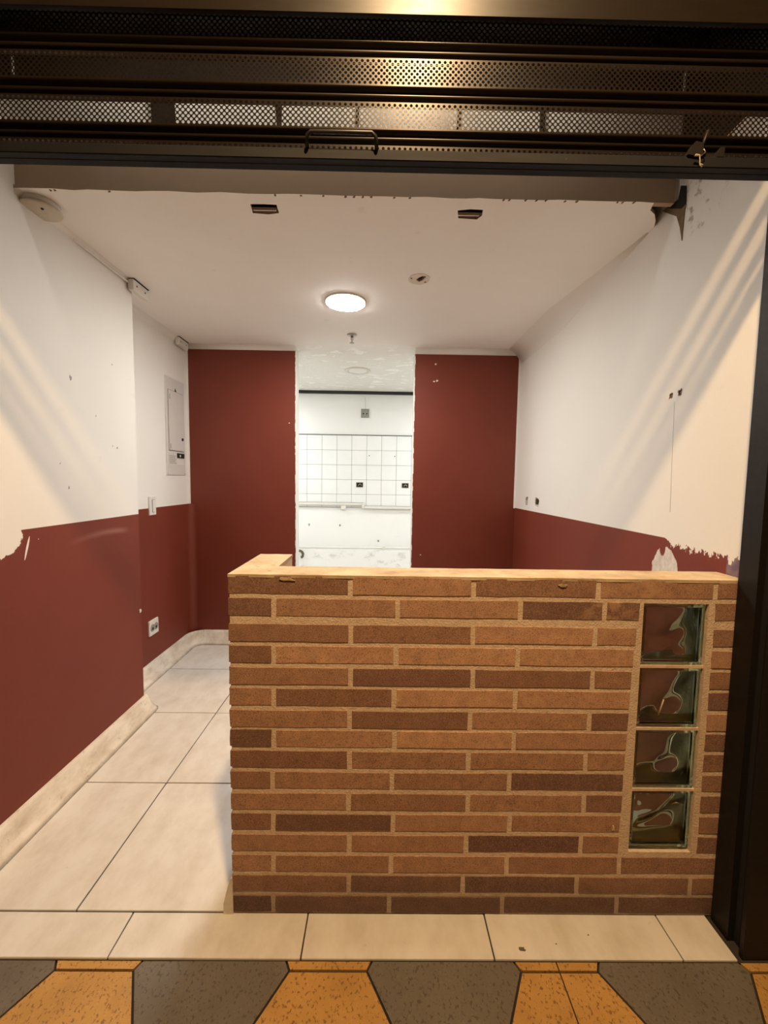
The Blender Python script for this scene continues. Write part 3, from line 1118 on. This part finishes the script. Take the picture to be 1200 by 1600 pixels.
bt = empty('board_fill_lamp', (-0.1, 1.47, 3.13))  # added lamp, out of view, to brighten the boards behind the slats
tag(bt, 'added strip lamp hidden above the shutter to light the boards', 'lamp')
MB().box((-1.2, 1.44, 3.135), (0.8, 1.50, 3.16)).build('fill_lamp_body', 'plastic', bt)
MB().tube([(-1.18, 1.47, 3.117), (0.78, 1.47, 3.117)], 0.014, 10).build('tube', 'board_fill', bt)

# ================================================================== LIGHT FITTINGS
c = on_ceil(540, 471)
ld = empty('ceiling_downlight', (c[0], c[1], ZC))
tag(ld, 'lit round white downlight in middle of shop ceiling', 'lamp')
MB().lathe((c[0], c[1], ZC), [(0.135, 0.0), (0.134, -0.008), (0.128, -0.0105), (0.124, -0.0105), (0.124, -0.002)], 48).build('rim', 'plastic', ld)
MB().lathe((c[0], c[1], ZC), [(0.1235, -0.003), (0.1230, -0.0125), (0.110, -0.0145), (0.02, -0.016)], 48).build('diffuser', 'led', ld)

c = on_ceil(559, 579)
kd = empty('kitchen_downlight', (c[0], c[1], ZC))
tag(kd, 'unlit round white downlight in kitchen ceiling beyond the opening', 'lamp')
MB().lathe((c[0], c[1], ZC), [(0.135, 0.0), (0.133, -0.008), (0.115, -0.012), (0.108, -0.012), (0.106, -0.004)], 40).build('rim', 'plastic', kd)
MB().lathe((c[0], c[1], ZC), [(0.1055, -0.003), (0.09, -0.009), (0.02, -0.011)], 40).build('diffuser', 'board', kd)
for i, (x, y) in enumerate(((-1.75, 4.5), (1.25, 4.5))):
    k_ = empty('kitchen_ceiling_panel', (x, y, ZC))
    tag(k_, 'lit round kitchen ceiling lamp behind the %s red panel' % ('left' if i == 0 else 'right'), 'lamp', 'kitchen lamps out of view')
    MB().lathe((x, y, ZC), [(0.22, 0.0), (0.22, -0.03), (0.205, -0.032), (0.205, -0.02)], 36).build('rim', 'plastic', k_)
    MB().lathe((x, y, ZC), [(0.204, -0.021), (0.204, -0.030), (0.05, -0.034)], 36).build('diffuser', 'kled', k_)

LX, LY, LZ = 0.17, 0.06, 3.88
pl = empty('passage_lamp', (LX, LY, LZ))
tag(pl, 'round warm ceiling lamp of the passage above the viewer', 'lamp')
MB().lathe((LX, LY, LZ), [(0.11, 0.0), (0.11, -0.07), (0.104, -0.075), (0.098, -0.07), (0.098, -0.012)], 36).build('lamp_body', 'black', pl)
MB().lathe((LX, LY, LZ), [(0.097, -0.03), (0.097, -0.05), (0.04, -0.06)], 36).build('lamp_glass', 'bulb', pl)
ldt = bpy.data.lights.new('lamp_light', 'AREA')
ldt.shape = 'DISK'
ldt.size = 0.17
ldt.energy = PASSAGE_WATTS
ldt.color = PASSAGE_COLOR
lo = bpy.data.objects.new('lamp_light', ldt)
col.objects.link(lo)
lo.parent = pl
lo.location = (0, 0, -0.08)

# sprinkler
c = on_ceil(550, 523)
sp = empty('fire_sprinkler', (c[0], c[1], ZC))
tag(sp, 'small chrome fire sprinkler hanging from ceiling behind the downlight', 'sprinkler')
MB().lathe((c[0], c[1], ZC), [(0.040, 0.0), (0.040, -0.004), (0.030, -0.010), (0.012, -0.014)], 24).build('escutcheon', 'chrome', sp)
MB().lathe((c[0], c[1], ZC), [(0.010, -0.012), (0.010, -0.040), (0.006, -0.043), (0.006, -0.058), (0.011, -0.060)], 14).build('stem', 'chrome', sp)
MB().lathe((c[0], c[1], ZC), [(0.004, -0.060), (0.018, -0.062), (0.018, -0.065), (0.004, -0.066)], 18).build('deflector', 'chrome', sp)

# patched plaster ring around the torn lamp hole
c = on_ceil(655, 436)
m = MB()
def ring2(r0, r1, n=20):
    o_ = [(c[0] + r1 * 0.95 * math.cos(2 * math.pi * k / n) * random.uniform(0.93, 1.05), c[1] + r1 * math.sin(2 * math.pi * k / n) * random.uniform(0.93, 1.05)) for k in range(n)]
    return o_
m.slab(ring2(0, 0.065), [[(x_ + (x_ - c[0]) * 0.05, y_ + (y_ - c[1]) * 0.05) for x_, y_ in h3]], 2, ZC - 0.002, ZC + 0.001)
m.build('plaster_patch', 'chip', ce)
for dx, dy in ((-0.045, -0.01), (0.038, 0.03), (0.03, -0.03)):
    MB().lathe((c[0] + dx, c[1] + dy, ZC - 0.0025), [(0.006, 0.0), (0.006, 0.002)], 8).build('screw_hole', 'dark', ce)
# boxes above the cut-outs
for nm, h in (('left', h1), ('right', h2)):
    x0, x1 = min(p[0] for p in h), max(p[0] for p in h)
    y0, y1 = min(p[1] for p in h), max(p[1] for p in h)
    m = MB()
    m.box((x0 - 0.004, y1 + 0.001, ZC + 0.0145), (x1 + 0.004, y1 + 0.005, ZC + 0.030), 0)
    m.box((x0 - 0.03, y1 + 0.03, ZC + 0.030), (x1 + 0.03, y1 + 0.034, ZC + 0.10), 1)
    m.box((x0 - 0.03, y1 + 0.006, ZC + 0.0305), (x1 + 0.03, y1 + 0.034, ZC + 0.032), 1)
    m.box((x0 + 0.008, y1 - 0.026, ZC + 0.001), (x1 - 0.012, y1 - 0.020, ZC + 0.013), 0)
    m.box((x0 - 0.03, y0 - 0.03, ZC + 0.10), (x1 + 0.03, y1 + 0.03, ZC + 0.11), 1)
    m.build('cut_out_lining', ['chip', 'dark'], ce)
# tiny paint chips along the ceiling edge
for px in (75, 82, 168, 430, 470, 505, 540, 553, 567, 580, 616, 640, 785, 794, 819, 836, 850, 880, 898, 960, 968, 985):
    p = at(px, 290 + (px - 40) * 0.032 + 2, 2, ZC)
    MB().slab(ragged(p.x, YF + 0.006, 0.005, 0.006, 6, 0.5), [], 2, ZC - 0.0015, ZC + 0.001).build('paint_chip', 'dust', ce)

# ================================================================== THINGS ON THE WALLS
# round junction cover in the left ceiling corner
dc = at(60, 331, 2, ZC - 0.035)
cx, cy = XA + 0.10, 1.80
m = MB()
cx, cy = dc.x + 0.012, dc.y
jc = empty('junction_cover', (cx, cy, ZC))
tag(jc, 'round white junction cover with two screws in left ceiling corner', 'cover')
MB().lathe((cx, cy, ZC), [(0.066, 0.0), (0.066, -0.024)], 32).build('base', 'plastic', jc)
MB().lathe((cx, cy, ZC), [(0.074, -0.0245), (0.075, -0.030), (0.071, -0.035), (0.02, -0.037)], 36).build('lid', 'oldplastic', jc)
for px, py in ((66, 326), (58, 346)):
    p = at(px, py, 2, ZC - 0.037)
    MB().lathe((p.x, p.y, ZC - 0.040), [(0.005, 0.0), (0.006, 0.003)], 10).build('screw', 'dark', jc)
# small bracket boxes
for i, (y0, y1, xw, lb) in enumerate(((2.475, 2.625, XA + 0.012, 'white cable box with two screw holes at end of left wall under ceiling'), (3.44, 3.60, XB + 0.012, 'white cable box near back corner above the electrical panel'))):
    bx_ = empty('cable_box', (xw, (y0 + y1) / 2, ZC - 0.065))
    tag(bx_, lb, 'cable box', 'cable boxes under the ceiling')
    MB().cbox((xw, y0, ZC - 0.066), (xw + 0.032, y1, ZC - 0.004), 0.003).build('body', 'plastic', bx_)
    MB().box((xw, y0, ZC - 0.004), (xw + 0.036, y1 + 0.004, ZC)).build('shadow_gap', 'dark', bx_)
    for f in (0.22, 0.78):
        y = y0 + (y1 - y0) * f
        MB().lathe((xw + 0.0315, y, ZC - 0.034), [(0.006, 0.0), (0.005, 0.0015)], 8, axis=0).build('screw_hole', 'dark', bx_)
m = MB().cbox((XA + 0.012, 2.05, ZC - 0.030), (XA + 0.017, 2.474, ZC - 0.020), 0.003)
tag(m.build('cable_duct', 'white'), 'painted-over cable duct along top of left wall', 'duct')

# electrical panel on the alcove wall
def onb(px, py, x=XB):
    p = at(px, py, 0, x); return p.y, p.z
y0, _ = onb(257.5, 640); y1, _ = onb(286.5, 640)
zt = onb(258, 586)[1]; zb = onb(260, 742)[1]
ep = empty('electrical_panel', (XB, (y0 + y1) / 2, zb))
tag(ep, 'pale flush electrical panel with a door on white alcove wall', 'electrical panel')
MB().cbox((XB - 0.005, y0, zb), (XB + 0.008, y1, zt), 0.002).build('frame', 'panelgrey', ep)
zd1, zd0 = onb(262, 609)[1], onb(264, 703)[1]
yd0, yd1 = y0 + 0.035, y1 - 0.028
MB().box((XB + 0.006, yd0 - 0.005, zd0 - 0.006), (XB + 0.0084, yd1 + 0.005, zd1 + 0.006)).build('door_gap', 'print', ep)
dr = MB().cbox((XB + 0.0086, yd0, zd0), (XB + 0.016, yd1, zd1), 0.002).build('door', 'panelgrey', ep)
MB().lathe((XB + 0.016, yd1 - 0.035, zd0 + 0.10), [(0.013, 0), (0.012, 0.006), (0.006, 0.007)], 14, axis=0).build('lock', 'dark', dr)
MB().lathe((XB + 0.016, yd1 - 0.035, zd0 + 0.145), [(0.012, 0), (0.011, 0.004)], 14, axis=0).build('lock_cover', 'plastic', dr)
for zz in (zd0 + 0.03, zd1 - 0.05):
    MB().box((XB + 0.016, yd0 + 0.008, zz - 0.02), (XB + 0.019, yd0 + 0.014, zz + 0.02)).build('hinge', 'print', dr)
ymid = (yd0 + yd1) / 2
MB().slab([(ymid - 0.015, zd1 + 0.006), (ymid + 0.015, zd1 + 0.006), (ymid, zd1 + 0.034)], [], 0, XB + 0.0082, XB + 0.0095).build('warning_triangle', 'dark', ep)
zl1, zl0 = onb(275, 708)[1], onb(275, 722)[1]
MB().box((XB + 0.008, ymid + 0.005, zl1 - 0.040), (XB + 0.011, yd1 + 0.006, zl1)).build('breaker_window', 'dark', ep)
MB().box((XB + 0.0105, ymid + 0.045, zl1 - 0.030), (XB + 0.013, ymid + 0.062, zl1 - 0.012)).build('breaker_switch', 'plastic', ep)
MB().box((XB + 0.008, ymid + 0.002, zl1 - 0.095), (XB + 0.0095, yd1 + 0.006, zl1 - 0.048)).build('info_label', 'plastic', ep)
for k in range(5):
    MB().box((XB + 0.008, yd0, zl1 - 0.03 - k * 0.014), (XB + 0.0088, ymid - random.uniform(0.0, 0.03), zl1 - 0.025 - k * 0.014)).build('print_line', 'print', ep)
for yy in (y0 + 0.012, y1 - 0.012):
    MB().lathe((XB + 0.008, yy, zb + 0.012), [(0.004, 0), (0.003, 0.002)], 8, axis=0).build('screw', 'print', ep)

# light switch
ya, za = onb(231, 776); yb_, zb_ = onb(242, 804)
sw = empty('light_switch', (XB, (ya + yb_) / 2, zb_))
tag(sw, 'tall white light switch on edge of red dado below electrical panel', 'switch')
MB().cbox((XB - 0.002, ya, zb_), (XB + 0.012, yb_, za), 0.003).build('plate', 'plastic', sw)
MB().box((XB + 0.012, ya + 0.03, zb_ + 0.02), (XB + 0.0128, yb_ - 0.022, za - 0.022)).build('rocker_gap', 'print', sw)
MB().cbox((XB + 0.0125, ya + 0.033, zb_ + 0.023), (XB + 0.017, yb_ - 0.025, za - 0.025), 0.002).build('rocker', 'plastic', sw)
# double socket low on the red alcove wall
ya, za = onb(231, 972); yb_, zb_ = onb(246, 994)
zb_ = za - 0.115
so = empty('wall_socket', (XB, (ya + yb_) / 2, zb_))
tag(so, 'white double wall socket low on dark red alcove wall', 'socket')
MB().cbox((XB - 0.002, ya, zb_), (XB + 0.012, yb_, za), 0.003).build('plate', 'plastic', so)
for f in (0.32, 0.70):
    y = ya + (yb_ - ya) * f
    MB().lathe((XB + 0.012, y, (za + zb_) / 2), [(0.028, 0), (0.027, 0.002), (0.024, 0.0022)], 18, axis=0).build('outlet_ring', 'print', so)
    MB().lathe((XB + 0.0142, y, (za + zb_) / 2 - 0.006), [(0.011, 0), (0.010, 0.001)], 10, axis=0).build('outlet_hole', 'dark', so)
# chip at the wall corner beside the socket
p = at(217, 955, 0, XA)
MB().slab(ragged(YA - 0.012, p.z, 0.010, 0.012, 8, 0.5), [], 0, XA - 0.002, XA + 0.0015).build('paint_chip', 'chip', wl)
for px, py, a in ((110, 590, 0.012), (183, 700, 0.008), (176, 697, 0.005), (94, 724, 0.004), (175, 570, 0.005), (108, 762, 0.006), (150, 650, 0.004), (60, 842, 0.003)):
    p = at(px, py, 0, XA)
    MB().slab(ragged(p.y, p.z, a * 0.6, a, 7, 0.6), [], 0, XA - 0.002, XA + 0.0008).build('scuff', 'print' if py < 800 else 'chip', wl)

# linings of the holes in the right wall
for (cy, cz, hy, hz), lb in zip(rh, ('left of two empty socket holes in right wall above the red dado', 'right of two empty socket holes in right wall above the red dado', None, None)):
    if lb:
        jb = empty('empty_socket_box', (XR + 0.04, cy, cz - hz))
        tag(jb, lb, 'socket hole', 'empty socket holes')
        MB().slab(rect(cy - hy * 1.05, cy + hy * 1.05, cz - hz * 1.05, cz + hz * 1.05), [rect(cy - hy * 0.9, cy + hy * 0.9, cz - hz * 0.9, cz + hz * 0.9)], 0, XR + 0.006, XR + 0.055).build('box_frame', 'rust', jb)
        MB().tube([(XR + 0.05, cy + 0.01, cz - 0.02), (XR + 0.02, cy - 0.01, cz), (XR + 0.03, cy + 0.015, cz + 0.015)], 0.003, 6).build('wire', 'galv', jb)
for cy, cz, hy, hz in rh[2:]:
    o_ = ragged(cy, cz, hy * 1.5, hz * 1.4, 12, 0.4)
    MB().slab(o_, [ragged(cy, cz, hy * 0.9, hz * 0.9, 8, 0.2)], 0, XR - 0.001, XR + 0.002).build('plug_rim', 'dust', wr)
    MB().lathe((XR + 0.004, cy, cz), [(0.007, 0), (0.006, 0.01)], 8, axis=0).build('wall_plug', 'galv', wr)
# hairline crack below the plug holes
p0, p1, p2 = at(1054, 628, 0, XR), at(1050, 720, 0, XR), at(1047, 800, 0, XR)
MB().tube([(XR, p0.y, p0.z), (XR, p1.y, p1.z), (XR, p2.y, p2.z)], 0.0008, 5).build('crack', 'print', wr)
# broken plaster in the front right ceiling corner
def rw(px, py):
    p = at(px, py, 0, XR); return (p.y, p.z)
poly = [rw(*q) for q in ((1073, 290), (1072, 318), (1069, 345), (1066, 376), (1063, 355), (1058, 338), (1046, 334), (1036, 330), (1048, 320), (1062, 312), (1066, 290))]
MB().slab(poly, [], 0, XR - 0.003, XR + 0.002).build('broken_plaster', 'dust', wr)
poly = [rw(*q) for q in ((1074, 290), (1073, 318), (1066, 326), (1050, 326), (1044, 324), (1062, 312), (1066, 290))]
MB().slab(poly, [], 0, XR - 0.006, XR - 0.0031).build('gap', 'dark', wr)

# kitchen wall fittings
def onk(px, py, y=YK):
    p = at(px, py, 1, y); return p.x, p.z
x, z = onk(570.5, 646)
kb = empty('metal_junction_box', (x, YK, z - 0.05))
tag(kb, 'grey square junction box on upper white kitchen wall', 'junction box')
MB().slab(rect(x - 0.052, x + 0.052, z - 0.055, z + 0.055), [rect(x - 0.044, x + 0.044, z - 0.047, z + 0.047)], 1, YK - 0.018, YK).build('frame', 'galv', kb)
MB().box((x - 0.044, YK - 0.008, z - 0.047), (x + 0.044, YK, z + 0.047)).build('back_plate', 'galv', kb)
for dx in (-0.02, 0.022):
    MB().lathe((x + dx, YK - 0.012, z - 0.005), [(0.009, 0), (0.009, 0.004)], 8, axis=1).build('screw', 'dark', kb)
MB().tube([(x + 0.004, YK - 0.002, z + 0.056), (x + 0.006, YK - 0.002, z + 0.17), (x - 0.004, YK - 0.002, z + 0.20)], 0.003, 6).build('cable', 'plastic', kb)
for px, lb in ((562, 'dirty brown socket box in kitchen tiles below the junction box'), (633, 'dirty brown socket box in kitchen tiles beside the right red panel')):
    x, z = onk(px, 757.5 + (px - 562) * 0.017)
    kb = empty('kitchen_socket_box', (x, YK - 0.012, z - 0.03))
    tag(kb, lb, 'socket box', 'kitchen socket boxes')
    MB().slab(rect(x - 0.045, x + 0.045, z - 0.032, z + 0.032), [rect(x - 0.037, x + 0.037, z - 0.024, z + 0.024)], 1, YK - 0.018, YK - 0.010).build('frame', 'rust', kb)
    MB().box((x - 0.037, YK - 0.0135, z - 0.024), (x + 0.037, YK - 0.0122, z + 0.024)).build('back_plate', 'dark', kb)
    MB().tube([(x - 0.02, YK - 0.016, z - 0.01), (x + 0.005, YK - 0.019, z + 0.012), (x + 0.025, YK - 0.016, z - 0.008)], 0.006, 6).build('wire', 'galv', kb)
xa, za = onk(460, 786); xb, zb = onk(568, 789); xc, zc = onk(650, 794)
kd2 = empty('cable_trunking', (xb, YK - 0.012, zc))
tag(kd2, 'white cable trunking stepping down along foot of kitchen tiles', 'trunking')
za, zb, zc = 1.183, 1.183, 1.143
MB().cbox((-1.5, YK - 0.042, za - 0.016), (xb - 0.02, YK - 0.012, za + 0.016), 0.003).build('upper_run', 'plastic', kd2)
MB().cbox((xb - 0.02, YK - 0.042, zc - 0.016), (xb + 0.012, YK - 0.012, za + 0.016), 0.003).build('step_piece', 'plastic', kd2)
MB().cbox((xb + 0.012, YK - 0.042, zc - 0.016), (0.9, YK - 0.012, zc + 0.016), 0.003).build('lower_run', 'plastic', kd2)
MB().box((-1.5, YK - 0.030, za + 0.0165), (xb - 0.0, YK - 0.012, za + 0.021)).build('seam', 'print', kd2)
MB().box((xb + 0.012, YK - 0.030, zc + 0.0165), (0.9, YK - 0.012, zc + 0.021)).build('seam', 'print', kd2)
x, z = onk(537, 792)
MB().cbox((x - 0.032, YK - 0.045, z - 0.032), (x + 0.032, YK - 0.008, z + 0.022), 0.003).build('outlet_box', 'plastic', kd2)
# pipe along the plinth
x0_, z0_ = onk(466, 857, YK - 0.06); x1_, z1_ = onk(642, 854, YK - 0.06)
pp = MB().tube([(-1.5, YK - 0.055, 0.605), (0.9, YK - 0.055, 0.612)], 0.014, 10)
po = tag(pp.build('water_pipe', 'plastic'), 'thin white pipe running along top of kitchen plinth', 'pipe')
x, z = onk(600, 856, YK - 0.06)
MB().lathe((x, YK - 0.055, 0.61), [(0.024, -0.03), (0.024, 0.03)], 12, axis=1).build('pipe_clip', 'plastic', po)
# drain elbow poking out at the left of the opening
x, z = onk(468, 866, YK - 0.14)
m = MB()
m.tube([(x + 0.045 * math.cos(t), YK - 0.14 - 0.02 * math.sin(t), z + 0.05 * math.sin(t)) for t in [math.pi * (-0.35 + 1.1 * k / 10) for k in range(11)]], 0.017, 10)
tag(m.build('drain_elbow', 'rust'), 'curved drain pipe end beside left edge of kitchen opening', 'pipe')
# loose cable ends and marks on the kitchen wall
for px, py in ((483, 820), (531, 821), (591, 845)):
    x, z = onk(px, py)
    MB().slab(ragged(x, z, 0.012, 0.016, 8, 0.5), [], 1, YK - 0.003, YK + 0.001).build('wall_mark', 'print', kw)
for px, py in ((577, 711), (617, 712)):
    x, z = onk(px, py)
    MB().lathe((x, YK - 0.014, z - 0.01), [(0.007, 0), (0.007, 0.003)], 8, axis=1).build('drill_hole', 'dark', gb)

# dirt marks on the tiles
for px, py, a in ((817, 1483, 0.011), (869, 1475, 0.003), (8, 1228, 0.012), (919, 1461, 0.003)):
    p = at(px, py, 2, 0.0012)
    MB().slab(ragged(p.x, p.y, a, a * 0.6, 9, 0.6), [], 2, 0.0002, 0.0016).build('dirt_spot', 'rust', fl)
